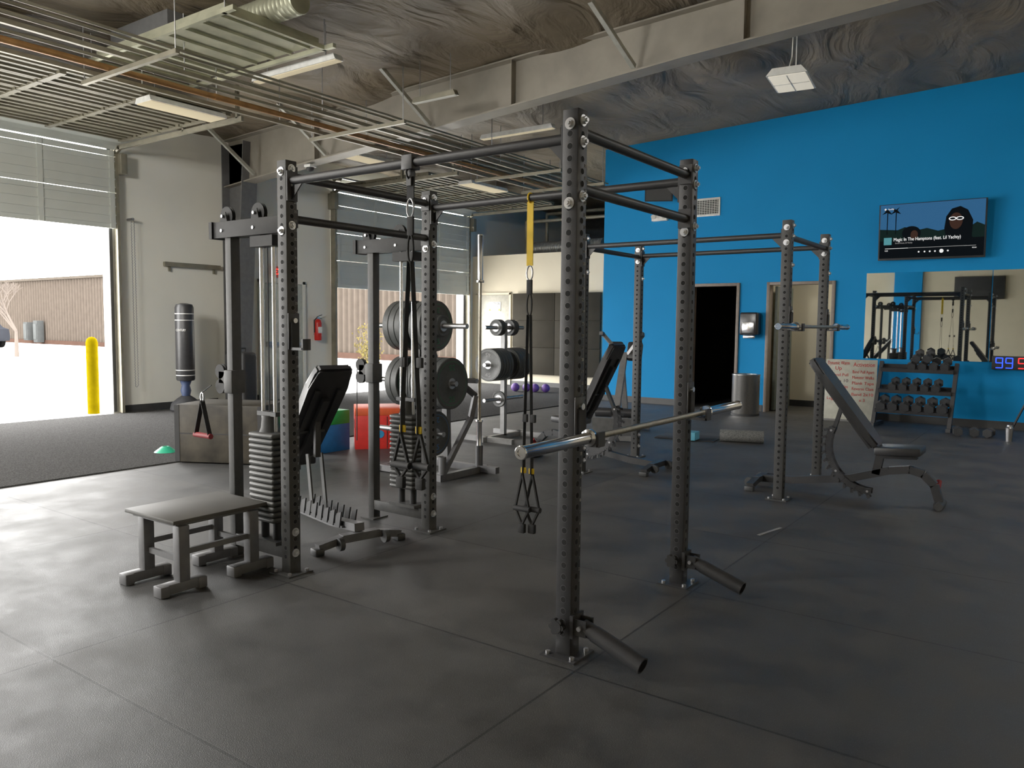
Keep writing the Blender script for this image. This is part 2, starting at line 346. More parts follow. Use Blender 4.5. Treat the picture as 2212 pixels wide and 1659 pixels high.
# ---------------------------------------------------------------- garage doors
def gdoor(idx,y0,y1,zb,hor):
    mb=MB();xm=XG+.12;w=y1-y0+.1;yc=(y0+y1)/2
    z=zb
    while z<3.92:
        h=min(.53,3.94-z)
        mb.box((xm,yc,z+h/2),(.03,w,h-.008),doorgrey)
        for q in (.08,.2,.33,.46):
            if q<h-.03: mb.box((xm+.02,yc,z+q),(.018,w,.02),doorgrey)
        for s in (0,.25,.5,.75,1): mb.box((xm+.022,y0+(y1-y0)*s,z+h/2),(.02,.07,h-.01),doorgrey)
        z+=.53
    for a in range(3):
        t0=P/2*a/3;t1=P/2*(a+1)/3;r=.26
        p=lambda t:Vector((xm+r-r*math.cos(t),yc,3.96+(r*math.sin(t))*.42))
        mb.beam(p(t0),p(t1),w,.03,doorgrey)
    x=xm+.28
    while x<xm+.28+hor:
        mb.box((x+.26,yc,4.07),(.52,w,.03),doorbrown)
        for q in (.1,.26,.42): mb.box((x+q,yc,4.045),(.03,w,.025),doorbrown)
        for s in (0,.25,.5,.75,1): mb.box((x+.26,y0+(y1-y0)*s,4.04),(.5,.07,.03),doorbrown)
        x+=.53
    S(mb.obj("door_%d"%idx,ang=30))
    g=T("garage_door_track","galvanised overhead garage door track with spring shaft and drums","door track",(XG+.01,yc,0),0,"garage door tracks")
    for y in (y0-.08-yc,y1+.08-yc):
        s=1 if y>0 else -1;mb=MB()
        mb.box((.05,y,1.99),(.1,.012,3.94),galv);mb.box((.12,y,1.99),(.05,.04,3.94),galv)
        mb.beam((.2,y,3.98),(3.2,y,3.98),.04,.06,galv);mb.beam((.12,y,3.92),(.24,y,3.98),.04,.06,galv)
        for q in (3.1,1.9): mb.box((q,y,4.2),(.04,.04,.42),galv)
        mb.box((.14,y+.06*s,3.75),(.2,.1,.3),galv,bev=.01);mb.obj("track_rail",g)
        MB().cyl((.17,y-.07*s,4.22),(.17,y+.04*s,4.22),.09,galv,20).obj("cable_drum",g)
    MB().cyl((.17,y0-.1-yc,4.22),(.17,y1+.1-yc,4.22),.02,steel).cyl((.17,-1,4.22),(.17,1,4.22),.045,darkpaint).obj("spring_shaft",g)
    for y in (y0-yc-.02,y1-yc+.02): MB().box((.01,y,2.02),(.02,.05,3.98),M("weather_strip",(.03,.03,.03),.7)).obj("weather_strip",g)
gdoor(1,2.15,6.15,2.79,2.6);gdoor(2,10.57,14.57,2.10,1.9);gdoor(6,-3.6,.4,2.79,2.6)
mb=MB()
for k in range(60):
    z=.42+k*.042
    for dy in (0,.045): mb.tube([(0,dy-.006,z),(0,dy+.006,z+.02),(0,dy-.006,z+.04)],.0045,steel,5)
mb.tube([(0,-.006,.42),(0,.02,.40),(0,.04,.42)],.0045,steel,5);mb.tube([(0,-.006,2.94),(0,.02,2.97),(0,.04,2.94)],.0045,steel,5);mb.cyl((-.14,.02,2.96),(.02,.02,2.96),.02,steel)
tag(mb.obj("hoist_chain",loc=(XG+.16,6.42,0)),"thin hanging steel chain loop that hoists the garage door","chain")
# ---------------------------------------------------------------- power racks
def upright(par,x,y,H,mt):
    mb=MB();w=.075
    mb.box((x,y,H/2),(w,w,H),mt,bev=.004)
    mb.box((x,y,.004),(.17,.17,.008),mt)
    for sx in(-1,1):
        for sy in (-1,1): mb.cyl((x+sx*.06,y+sy*.06,.008),(x+sx*.06,y+sy*.06,.02),.011,zinc,6)
    z=.10
    while z<H-.05:
        for n in ((1,0,0),(-1,0,0),(0,-1,0),(0,1,0)):
            c=Vector((x,y,z))+Vector(n)*(w/2+.0008)
            mb.disc(c,n,.0145,greym,12);mb.disc(c+Vector(n)*.0005,n,.0125,holem,12)
        z+=.05
    return mb.obj("upright",par,norm=True)
bolt_me=None
def bolt(par,c,n):
    global bolt_me
    if bolt_me is None:
        mb=MB();mb.cyl((0,0,0),(0,0,.004),.024,zinc,20);mb.cyl((0,0,.004),(0,0,.016),.016,zinc,6);mb.cyl((0,0,.016),(0,0,.024),.008,zinc,10)
        o=mb.obj("bolt",par);bolt_me=o.data
    else:
        o=bpy.data.objects.new("bolt",bolt_me);COL.objects.link(o);o.parent=par
    o.location=c;o.rotation_euler=Vector(n).to_track_quat('Z','Y').to_euler()
def jhook(par,x,y,z):
    mb=MB();mb.box((x+.043,y,z+.05),(.008,.075,.2),black,bev=.002)
    mb.box((x+.095,y,z-.045),(.11,.055,.014),black);mb.box((x+.146,y,z-.02),(.012,.055,.06),black);mb.box((x+.052,y,z+.03),(.012,.05,.14),blackm)
    mb.cyl((x+.04,y,z+.11),(x+.062,y,z+.11),.014,zinc,10);mb.obj("j_hook",par)
def rack(label,x0,x1,y0,y1,H,lower=True,ztop=2.19):
    cx,cy=(x0+x1)/2,(y0+y1)/2;g=T("power_rack",label,"power rack",(cx,cy,0))
    X0,X1,Ya,Yb_=x0-cx,x1-cx,y0-cy,y1-cy;h=.0375
    for x in (X0,X1):
        for y in (Ya,Yb_):
            upright(g,x,y,H,black_lit if (x<0 or not lower) else black)  # left and far posts use the black with glare lightened into it
            for z in (H-.045,H-.13,ztop-.24):
                bolt(g,(x+h,y,z),(1,0,0))
            bolt(g,(x,y-h,H-.06),(0,-1,0));bolt(g,(x,y-h,ztop-.27 if lower else H-.18),(0,-1,0))
            if x<0:
                for z in (.12,.24): bolt(g,(x+h,y,z),(1,0,0))
    for y in (Ya,Yb_):
        mb=MB();mb.cyl((X0+h,y,ztop),(X1-h,y,ztop),.023,black,20)
        for x,s in ((X0+h,1),(X1-h,-1)):
            mb.box((x+s*.004,y,ztop-.03),(.008,.07,.16),black)
            mb.prism([(x,y-.004,ztop-.02),(x+s*.09,y-.004,ztop-.02),(x,y-.004,ztop-.11)],(0,.008,0),black)
        mb.obj("pull_up_bar",g)
    for x in (X0,X1):
        for z in ((ztop+.03,ztop-.2) if lower else (ztop-.01,)):
            mb=MB();mb.cyl((x,Ya+h,z),(x,Yb_-h,z),.023,black,20)
            for y,s in ((Ya+h,1),(Yb_-h,-1)): mb.box((x,y+s*.004,z),(.07,.008,.1),black)
            mb.obj("side_crossbar",g)
    return g,X0,X1,Ya,Yb_
r1,X0,X1,Ya,Yb_=rack("large black steel power rack with perforated uprights and pull-up bars",-3.56,-1.72,2.83,4.0,2.30)
for y in (Ya,Yb_): jhook(r1,X1,y,.97)
jhook(r1,X0,Ya,1.32)
lt=M("etched_number",(.35,.35,.35),.6)
for x,y in ((X0,Ya),(X1,Ya)):
    text("\n".join(str(k) for k in range(36,0,-1)),.02,lt,(x+.0385,y+.025,1.2),FX,r1,ls=2.5)
for y in (Ya,Yb_):
    mb=MB();mb.box((X1+.045,y,.14),(.016,.09,.1),black);mb.box((X1+.075,y-.03,.14),(.07,.008,.07),black);mb.box((X1+.075,y+.03,.14),(.07,.008,.07),black)
    mb.cyl((X1+.08,y-.045,.14),(X1+.08,y+.045,.14),.01,zinc,10)
    mb.obj("sleeve_bracket",r1)
    mb=MB();a=Vector((X1+.08,y,.14));b=Vector((X1+.37,y-.02,.05));mt=Matrix.Translation(a)@(b-a).to_track_quat('Z','Y').to_matrix().to_4x4();L=(b-a).length
    mb.lathe([(0,0),(.033,0),(.033,.06),(.036,.06),(.036,L),(.030,L),(.030,.02),(0,.02)],black,24,mt);mb.obj("bar_sleeve",r1)
    mb=MB();c=Vector((X1-.01,y-.07,.14));mb.cyl(c,c+Vector((0,.04,0)),.012,steel,10)
    for k in range(6): mb.cyl(c+Vector((.024*math.cos(k*P/3),-.01,.024*math.sin(k*P/3))),c+Vector((.024*math.cos(k*P/3),.012,.024*math.sin(k*P/3))),.013,blackm,12)
    mb.cyl(c-Vector((0,.012,0)),c+Vector((0,.013,0)),.026,blackm,16);mb.obj("star_knob",r1)
mb=MB();mb.box((0,Ya,2.19),(.07,.06,.07),black,bev=.004);mb.box((.0,Ya,2.13),(.03,.03,.1),black);mb.obj("strap_anchor",r1)
r2,a0,a1,b0,b1=rack("black steel power rack holding a barbell near the blue wall",-3.83,-1.93,6.5,7.66,2.28,False,2.16)
for y in (b0,b1): jhook(r2,a1,y,1.44)
# ---------------------------------------------------------------- barbells
def barbell(label,loc,vertical=False,grp="olympic barbells",rz=P/2,L=2.26,sh=1.24):
    g=T("barbell",label,"barbell",loc,rz,grp);s=L/2;h=sh/2
    MB().cyl((-h,0,0),(h,0,0),.0145,knurl,20).obj("shaft",g)
    for k in (-1,1):
        mb=MB();mt=Matrix.Rotation(P/2*k,4,'Y')
        mb.lathe([(0,h),(.034,h),(.036,h+.004),(.036,h+.022),(.026,h+.026),(.025,h+.03),(.025,s-.012),(.0265,s-.01),(.0265,s-.002),(.024,s),(.014,s),(.013,s-.004),(0,s-.004)],chrome,32,mt)
        mb.obj("sleeve",g)
    if vertical: g.rotation_euler=(0,-P/2,0)
    return g
barbell("chrome barbell resting on the hooks of the large rack",(-1.615,3.44,.955))
barbell("chrome barbell resting on the hooks of the smaller rack",(-1.825,7.08,1.425),L=2.2,sh=1.3)
barbell("barbell standing upright in a floor storage holder",(-4.60,5.89,1.16),True,L=2.2,sh=1.3)
# ---------------------------------------------------------------- cable towers
sp_o=None
def tower(label,x,y,handle):
    global sp_o
    g=T("cable_tower",label,"cable machine",(x,y,0),0,"cable towers")
    MB().box((-.56,0,.97),(.055,.065,1.94),black_lit,bev=.004).box((-.56,0,.004),(.13,.15,.008),black_lit).obj("column",g)
    mb=MB()
    for dy in (-.04,.04): mb.box((-.37,dy,1.965),(.66,.008,.095),housem,bev=.002)
    mb.box((-.38,0,1.935),(.64,.07,.03),housem);mb.box((-.70,0,1.965),(.03,.11,.10),housem);mb.box((-.23,0,1.88),(.20,.09,.06),housem)
    for q in (-.3,-.60): mb.cyl((q,-.05,1.96),(q,.05,1.96),.010,steel,10)
    mb.obj("pulley_housing",g)
    for px in (-.60,-.30):
        mb=MB();mt=Matrix.Translation((px,-.012,2.045))@Matrix.Rotation(-P/2,4,'X')
        mb.lathe([(0,0),(.06,0),(.06,.006),(.05,.012),(.06,.018),(.06,.024),(0,.024)],housem,24,mt);mb.cyl((px,-.045,2.045),(px,.045,2.045),.010,steel,10)
        mb.prism([(px-.05,-.032,1.96),(px+.05,-.032,1.96),(px+.02,-.032,2.07),(px-.02,-.032,2.07)],(0,.006,0),housem);mb.prism([(px-.05,.026,1.96),(px+.05,.026,1.96),(px+.02,.026,2.07),(px-.02,.026,2.07)],(0,.006,0),housem);mb.obj("pulley",g)
    for px in (-.285,-.175): MB().cyl((px,0,.14),(px,0,1.93),.0125,chrome,16).obj("guide_rod",g)
    mb=MB();mb.box((-.29,0,.10),(.49,.06,.07),black_lit,bev=.003);mb.box((-.23,0,.145),(.24,.12,.02),black_lit);mb.obj("bottom_beam",g)
    for px in (-.285,-.175): MB().lathe([(.014,.155),(.024,.155),(.024,.262),(.014,.262)],blackm,16,Matrix.Translation((px,0,0)),closed=True).obj("rubber_bumper",g)
    for k in range(16):
        z=.28+k*.0325
        if sp_o is None: 
            sp=MB();sp.box((0,0,0),(.225,.15,.031),M("stack_grey",(.055,.055,.052),.45),bev=.0145,seg=3);sp.box((0,0,0),(.19,.11,.0335),blackm);o=sp.obj("stack_plate",g);sp_o=o.data
        else: o=bpy.data.objects.new("stack_plate",sp_o);COL.objects.link(o);o.parent=g
        o.location=(-.225,0,z)
    mb=MB();mb.lathe([(0,.785),(.06,.785),(.05,.81),(.042,.88),(0,.88)],black_lit,20,Matrix.Translation((-.23,0,0)));mb.box((-.23,0,.89),(.17,.05,.025),black);mb.obj("stack_head",g)
    MB().tube([(-.23,0,.90),(-.23,0,1.93)],.004,blackm,8).obj("cable",g)
    mb=MB();mb.box((-.56,0,1.06),(.08,.10,.14),black_lit,bev=.008);mb.box((-.65,-.0,1.08),(.1,.03,.07),black_lit);mb.obj("trolley",g)
    mb=MB();mb.cyl((-.68,0,1.0),(-.68,0,1.14),.01,steel)
    for dz in (.045,-.045):
        mt=Matrix.Translation((-.69,-.015,1.07+dz))@Matrix.Rotation(-P/2,4,'X');mb.lathe([(0,0),(.045,0),(.045,.008),(.037,.014),(.045,.02),(.045,.03),(0,.03)],blackm,24,mt)
    mb.obj("trolley_pulley",g)
    if handle:
        h=bpy.data.objects.new("cable_handle",None);COL.objects.link(h);h.parent=g;h["label"]="black nylon stirrup with red grip"
        ring=[(.016*math.cos(a*P/4),0,.03*math.sin(a*P/4)-.03) for a in range(9)]
        MB().tube(ring,.005,steel,6).obj("carabiner",h)
        mb=MB();mb.beam((0,0,-.05),(-.075,0,-.27),.03,.005,strapm);mb.beam((0,0,-.05),(.075,0,-.27),.03,.005,strapm);mb.obj("webbing",h)
        MB().cyl((-.085,0,-.27),(.085,0,-.27),.017,M("grip_red",(.25,.01,.015),.6),16).obj("grip",h)
        MB().tube([(.1,0,.05),(.0,0,.0)],.004,blackm,6).obj("cable",h)
        h.location=(-.84,-.04,.98)
    else:
        MB().tube([(-.735,0,1.08),(-.74,0,.55)],.004,blackm,6).obj("cable",g)
    return g
tower("black cable tower with chrome rods and rubber weight stack",-3.56,2.87,True)
tower("black cable tower with chrome rods and rubber weight stack",-3.56,4.03,False)
# ---------------------------------------------------------------- suspension straps
def trx(label,x,y,ztop,zy,zh,zend,sep=.05):
    g=T("suspension_trainer",label,"suspension strap",(x,y,zend),0,"suspension straps");o=-zend
    am=yel if zy<ztop-.2 else strapm
    mb=MB();mb.box((0,0,(ztop-.027+zy)/2+o),(.045,.006,ztop-.027-zy),am)
    mb.tube([(0,.029*math.cos(a),ztop-.01+o+.029*math.sin(a)) for a in [k*P/6 for k in range(13)]],.005,am,6);mb.obj("anchor_strap",g)
    ring=[(.022*math.cos(a*P/6),0,zy-.045+o+.045*math.sin(a*P/6)) for a in range(13)]
    MB().tube(ring,.005,steel,8).obj("carabiner",g)
    mb=MB();mb.box((0,0,zy-.13+o),(.04,.012,.09),strapm,bev=.003);mb.tube([(.018*math.sin(a*P/6),0,zy-.24+o+.07*math.cos(a*P/6)) for a in range(13)],.006,strapm,6);mb.obj("main_loop",g)
    for s in (-1,1):
        mb=MB();mb.beam((s*.01,0,zy-.3+o),(s*sep*.6,0,zh+.12+o),.03,.003,strapm);mb.beam((s*sep*.6,0,zh+.12+o),(s*sep*.6,0,zh+o),.032,.006,strapm);mb.box((s*sep*.6+.012,-.005,zh+.35+o),(.035,.02,.05),blackm,bev=.004);mb.obj("strap",g)
        MB().box((s*sep*.6,0,zh+.02+o),(.036,.012,.035),yel,bev=.002).obj("strap_tag",g)
        c=s*sep*.6;dz=zh-zend;yy=s*.012
        mb=MB();mb.tube([(c,yy,zh+o),(c-.052,yy,zh-dz*.62+o),(c+.0,yy,.035)],.010,strapm,6);mb.tube([(c,yy,zh+o),(c+.052,yy,zh-dz*.62+o),(c,yy,.035)],.010,strapm,6);mb.box((c,yy,.012),(.05,.03,.06),strapm,bev=.008);mb.obj("foot_cradle",g)
        MB().cyl((c-.06,yy,zh-dz*.62+o),(c+.06,yy,zh-dz*.62+o),.018,blackm,16).obj("handle",g)
trx("suspension strap with yellow anchor webbing hanging from the rack bar",-2.74,4.0,2.2,1.78,.49,.13)
trx("black suspension strap with yellow tags hanging from the rack bar",-2.64,2.83,2.15,2.02,.88,.62,.09)
# ---------------------------------------------------------------- benches
def bench(label,x,y,rz,arc=True,hinge=(.93,.43),top=(.40,1.13),seat_end=1.29):
    g=T("adjustable_bench",label,"weight bench",(x,y,0),rz,"adjustable benches")
    if arc:
        mb=MB();mb.btube([(0,0,.07),(.3,0,.09),(.75,0,.16),(1.05,0,.26),(1.2,0,.285),(1.3,0,.26),(1.38,0,.18),(1.42,0,.05)],.06,.06,black)
        mb.beam((.95,0,.22),(.98,0,.40),.06,.06,black);mb.obj("frame",g)
        mb=MB();hx,hz=hinge
        for k in range(12):
            t0=math.radians(155+k*9.5);t1=math.radians(155+(k+1)*9.5)
            for dy in (-.035,.035): mb.beam((hx+.36*math.cos(t0),dy,hz+.36*math.sin(t0)),(hx+.36*math.cos(t1),dy,hz+.36*math.sin(t1)),.008,.05,black)
            tm=(t0+t1)/2
            for dy in (-.035,.035): mb.beam((hx+.38*math.cos(tm),dy,hz+.38*math.sin(tm)),(hx+.415*math.cos(tm+.05),dy,hz+.415*math.sin(tm+.05)),.008,.02,black)
            if k in (0,6,11): mb.cyl((hx+.36*math.cos(tm),-.04,hz+.36*math.sin(tm)),(hx+.36*math.cos(tm),.04,hz+.36*math.sin(tm)),.01,zinc,8)
        mb.obj("angle_selector",g)
        mb=MB();mb.cyl((1.43,-.12,.03),(1.43,.12,.03),.03,rubber,16);mb.box((1.42,0,.03),(.06,.2,.04),black);mb.cyl((1.40,.04,.14),(1.40,.1,.2),.02,M("grip_red",(.25,.01,.015),.6));mb.beam((1.42,0,.03),(1.40,.05,.15),.02,.02,black);mb.obj("front_foot",g)
    else:
        mb=MB();mb.btube([(0,0,.13),(.35,0,.1),(1.05,0,.1)],.07,.05,greym);mb.beam((.95,0,.1),(1.0,0,.42),.06,.06,greym);mb.beam((1.05,0,.1),(1.4,0,.04),.06,.05,greym)
        mb.beam((.55,-.05,.13),(.62,-.05,.52),.012,.04,black_lit);mb.beam((.55,.05,.13),(.62,.05,.52),.012,.04,black_lit);mb.obj("frame",g)
        mb=MB()
        for k in range(8):
            s=.16+k*.085
            for dy in (-.055,.055): mb.prism([(s,dy-.005,.1),(s+.06,dy-.005,.1),(s+.03,dy-.005,.19),(s-.03,dy-.005,.21)],(0,.01,0),black)
        mb.box((.48,0,.11),(.70,.11,.012),black)
        mb.obj("angle_selector",g)
        mb=MB();mb.beam((1.4,-.22,.03),(1.4,.22,.03),.06,.06,greym);mb.obj("front_foot",g)
    mb=MB();fm=greym if not arc else black
    mb.beam((0,-.29,.045),(0,-.12,.075),.06,.045,fm);mb.beam((0,.29,.045),(0,.12,.075),.06,.045,fm);mb.beam((0,-.13,.075),(0,.13,.075),.06,.05,fm)
    for s in (-.29,.29): mb.box((0,s,.022),(.08,.06,.044),rubber,bev=.008)
    mb.obj("rear_foot",g)
    for s in (-.16,.16): MB().cyl((-.05,s-.015,.055),(-.05,s+.015,.055),.04,rubber,20).obj("wheel",g)
    a=Vector((hinge[0],0,hinge[1]));b=Vector((top[0],0,top[1]));d=(b-a).normalized()
    c=(a+b)/2
    mb=MB()
    wpts=[(-.5,.11),(-.35,.13),(.3,.145),(.47,.135),(.5,.12)];L=(b-a).length
    up=d.cross(Vector((0,1,0)));up=up if up.x>0 else -up
    outline=[(u*L,w) for u,w in wpts]+[(u*L,-w) for u,w in wpts[::-1]]
    mb.prism([c+d*u+Vector((0,w,0)) for u,w in outline],up*.065,vinyl)
    bmesh.ops.bevel(mb.bm,geom=list(mb.bm.edges),offset=.014,segments=2,affect='EDGES')
    mb.obj("backrest",g)
    mb=MB();mb.beam(a+d*.02-up*.02,a+d*.62-up*.02,.05,.035,black)
    for dy in(-.08,.08): mb.beam(a+d*.1+Vector((0,dy,0))-up*.01,a+d*.7+Vector((0,dy,0))-up*.01,.03,.015,black)
    mb.beam(a+d*.3+Vector((0,-.09,0))-up*.012,a+d*.3+Vector((0,.09,0))-up*.012,.03,.015,black)
    sup=Vector((hinge[0]-.33,0,hinge[1]+.10)) if arc else Vector((.58,0,.5))
    mb.beam(a+d*.42-up*.02,sup,.04,.03,black);mb.obj("backrest_bracket",g)
    s0=hinge[0]+.02;mb=MB();mb.box(((s0+seat_end)/2,0,.435),(seat_end-s0,.29,.065),vinyl,(0,-.06,0),bev=.015);mb.obj("seat",g)
    MB().box(((s0+seat_end)/2,0,.385),(seat_end-s0-.08,.08,.04),black,(0,-.06,0)).obj("seat_bracket",g)
    return g
bench("black adjustable incline bench with curved angle selector",-2.23,6.96,0)
bench("grey framed adjustable bench set upright inside the cable rack",-3.63,3.42,math.radians(166),False,hinge=(.86,.45),top=(.29,1.11),seat_end=1.22)
bench("black adjustable bench raised steeply beside the far rack",-3.25,6.98,P,True,hinge=(.80,.46),top=(.42,1.22),seat_end=1.15)
g=T("hyperextension_bench","steel framed hyperextension bench with black padded rollers","exercise bench",(-4.75,9.0,0),P/2+.3)
hm=M("frame_silver",(.25,.25,.25),.45,.5)
mb=MB();mb.beam((-.5,0,.04),(.7,0,.04),.07,.06,hm);mb.beam((-.5,-.3,.04),(-.5,.3,.04),.07,.06,hm);mb.beam((.7,-.3,.04),(.7,.3,.04),.07,.06,hm)
mb.beam((-.35,0,.06),(.35,0,1.05),.08,.07,hm);mb.beam((.6,0,.06),(.2,0,.85),.07,.06,hm)
for s in (-1,1): mb.beam((.35,s*.02,1.0),(.2,s*.26,1.3),.05,.04,hm);mb.beam((.2,s*.26,1.3),(.05,s*.26,1.32),.045,.045,vinyl)
mb.obj("frame",g)
for s in (-1,1): MB().box((.38,s*.13,1.08),(.10,.2,.26),vinyl,(0,.5,0),bev=.03).obj("hip_pad",g)
for s in (-1,1): MB().cyl((-.22,s*.05,.32),(-.22,s*.25,.32),.06,vinyl,20).obj("ankle_roller",g)
MB().box((-.4,0,.16),(.02,.5,.25),hm,(0,-.4,0)).obj("foot_plate",g)
# ---------------------------------------------------------------- step platform
g=T("step_platform","low grey step platform with rubber-footed steel legs","step platform",(-3.93,2.49,0))
topm=M("platform_top",(.09,.087,.08),.55,0,.1,5,spec=.3);legm=M("platform_leg",(.13,.13,.135),.45,.1)
MB().box((-.04,.02,.378),(.48,.58,.022),topm,bev=.005).obj("top_board",g)
MB().box((-.04,.02,.358),(.42,.52,.018),legm).obj("under_frame",g)
for x in (-.17,.17):
    for y in (-.21,.22):
        MB().box((x,y,.205),(.062,.062,.30),legm,bev=.006).obj("leg",g)
        MB().box((x,y,.035),(.065,.25,.055),legm,bev=.008).box((x,y-.115,.03),(.075,.05,.06),legm,bev=.006).box((x,y+.1,.03),(.075,.05,.06),legm,bev=.006).obj("foot",g)
mb=MB()
for y in (-.21,.22): mb.beam((-.17,y,.17),(.17,y,.17),.02,.03,legm)
for x in (-.17,.17): mb.beam((x,-.21,.21),(x,.22,.21),.02,.03,legm)
mb.obj("stretcher",g)
# ---------------------------------------------------------------- plyo boxes
bx=tag(MB().box((0,0,.29),(.90,.6,.58),M("box_dark_marbled",(.034,.029,.021),.5,0,.7,5,.2,9,spec=.3),bev=.01).box((0,-.3,.29),(.9,.004,.012),blackm).box((-.44,-.3,.29),(.05,.006,.57),blackm).box((.44,-.3,.29),(.05,.006,.57),blackm).obj("plyometric_box",loc=(-7.02,4.86,.012),rot=(0,0,math.radians(27.7))),"large dark marbled plyometric box with black taped edges","plyo box")
def foam(label,c,s,z,col,rz=0):
    o=MB().box((0,0,s[2]/2),s,col,bev=.005).obj("foam_plyo_box",loc=(c[0],c[1],z),rot=(0,0,rz));return tag(o,label,"plyo box","coloured foam plyo boxes")
fb=M("foam_blue",(.01,.15,.45),.5);fg=M("foam_green",(.015,.42,.07),.5);fr=M("foam_red",(.65,.02,.015),.5);fo=M("foam_orange",(.65,.08,.02),.5)
b1_=foam("blue foam plyo box under a green one",(-7.04,5.85),(.92,.42,.30),0,fb)
text("NEXERSYS",.05,white,(.2,-.2115,.15),FY,b1_)
b2_=foam("green foam plyo box stacked on a blue one",(-7.04,5.85),(.92,.42,.15),.30,fg)
text('6"',.12,white,(-.38,-.2115,.07),FY,b2_)
ang=math.radians(48);ux,uy=math.cos(ang),math.sin(ang)
rc=(-6.52+.36*ux-.28*uy,6.08+.36*uy+.28*ux)
b3_=foam("red foam plyo box with eighteen inch marking",rc,(.72,.56,.38),0,fr,ang)
MB().box((0,-.282,.19),(.012,.004,.36),M("dkred",(.12,.01,.01),.6)).obj("seam_strap",b3_);text('18"',.15,M("dkred",(.12,.01,.01),.6),(-.3615,0,.25),(P/2,0,-P/2),b3_)
mb=MB();mb.cyl((-.08,-.281,.17),(-.08,-.285,.17),.045,M("logo_blue",(.02,.25,.55),.5),24);mb.obj("round_logo",b3_)
foam("orange foam slab stacked on the red plyo box",rc,(.72,.56,.08),.38,fo,ang)
tag(MB().lathe([(.115,0),(.11,.006),(.045,.055),(.03,.06),(.025,.055),(.1,.0)],M("cone_green",(.02,.40,.22),.5),28).obj("disc_cone",loc=(-7.93,4.65,.012)),"flat green disc cone lying on the turf","cone")
g=T("freestanding_punching_bag","black freestanding punching bag with white stripes on a base","punching bag",(-11.35,7.02,.012))
MB().lathe([(0,.48),(.125,.48),(.14,.5),(.14,1.62),(.12,1.67),(.05,1.69),(0,1.69)],vinyl,32).obj("bag",g)
for z in (1.42,1.52,.56,.64): MB().lathe([(.1405,z),(.142,z),(.142,z+.011),(.1405,z+.011)],white,32,closed=True).obj("stripe_band",g)
MB().lathe([(0,.24),(.06,.24),(.08,.32),(.06,.40),(.09,.48),(0,.48)],M("spring_blue",(.03,.05,.12),.5),20).obj("spring_neck",g)
MB().lathe([(0,0),(.22,0),(.24,.03),(.22,.12),(.13,.20),(.07,.24),(0,.24)],M("bag_base",(.02,.02,.022),.75,spec=.2),32).obj("base",g)
text("CENTURY",.05,white,(.1425*math.cos(-.95),.1425*math.sin(-.95),1.27),(P/2,0,-.95+P/2),g,width=.15)
g=T("black_equipment_case","upright black equipment case standing by the wall column","case",(-10.95,7.75,.012),.2)
MB().box((0,0,.47),(.42,.34,.9),blackm,bev=.07,seg=4).obj("case_body",g);MB().tube([(.0,-.1,.91),(0,-.1,.98),(0,.1,.98),(0,.1,.91)],.012,blackm,8).obj("handle",g)
for y in (-.12,.12): MB().cyl((-.15,y-.02,.03),(-.15,y+.02,.03),.03,rubber).obj("wheel",g)
g=T("fire_extinguisher","red fire extinguisher hung on the beige wall","fire extinguisher",(XG+.09,10.08,1.08))
MB().lathe([(0,0),(.06,0),(.07,.02),(.07,.33),(.05,.39),(.02,.41),(0,.41)],red,24).obj("cylinder",g)
MB().box((0,0,.43),(.04,.05,.03),steel).beam((0,-.02,.45),(0,.1,.49),.02,.01,blackm).beam((0,-.02,.43),(0,.09,.42),.02,.01,blackm).tube([(0,-.03,.43),(0,-.09,.38),(0,-.085,.15)],.01,blackm,8).obj("valve_and_hose",g)
MB().box((.065,0,.2),(.015,.09,.12),white,bev=.004).obj("label_sticker",g);MB().box((-.08,0,.25),(.02,.06,.3),steel).obj("wall_bracket",g)
tag(MB().beam((0,0,0),(0,1.0,0),.06,.07,galv).box((-.02,.1,-.06),(.03,.03,.1),galv).box((-.02,.9,-.06),(.03,.03,.1),galv).obj("wall_rail",loc=(XG+.05,7.0,2.33)),"short grey metal rail fixed to the beige wall","rail")
# ---------------------------------------------------------------- weight plates
def plate_master(name,r,t,txt,col,label,tc):
    g=T(name,label,"weight plate",(0,0,0),0,"weight plates")
    MB().lathe([(.026,0),(.06,0),(.07,.004),(r*.72,.004),(r*.78,.0),(r-.006,0),(r,.006),(r,t-.006),(r-.006,t),(r*.78,t),(r*.72,t-.004),(.07,t-.004),(.06,t),(.026,t)],col,40,Matrix.Rotation(P/2,4,'Y'),closed=True).obj("plate_body",g)
    MB().lathe([(.0255,-.001),(.05,-.001),(.05,t+.001),(.0255,t+.001)],steel,28,Matrix.Rotation(P/2,4,'Y'),closed=True).obj("hub",g)
    if txt:
        text(txt,.07,tc,(t-.002,0,-r*.62),FX,g,width=.08);text(txt,.07,tc,(t-.002,0,r*.62),(P/2,P,P/2),g,width=.08)
        MB().lathe([(r*.84,t),(r*.86,t),(r*.86,t+.0006),(r*.84,t+.0006)],tc,40,Matrix.Rotation(P/2,4,'Y'),closed=True).obj("printed_ring",g)
    return g
pr_=M("plate_rubber",(.045,.048,.047),.5,0,.15,40,.1,150)
gt=M("print_green",(.02,.14,.06),.6);bt=M("print_blue",(.03,.12,.3),.6);wt=M("print_grey",(.25,.25,.25),.6)
p45=plate_master("weight_plate",.235,.074,"25",pr_,"black bumper plate with green numbers on the plate tree",gt)
p35=plate_master("weight_plate",.20,.05,"45",pr_,"black rubber weight plate on the plate tree",wt)
p25=plate_master("weight_plate",.205,.05,"25",pr_,"black weight plate with blue numbers on the plate tree",bt)
ps=plate_master("weight_plate",.10,.03,None,pr_,"small black change plate on the plate stand",wt)
TX,TY=-5.0,5.45
g=T("plate_tree","black A-frame weight plate tree with upright bar holder","plate tree",(TX,TY,0))
mb=MB()
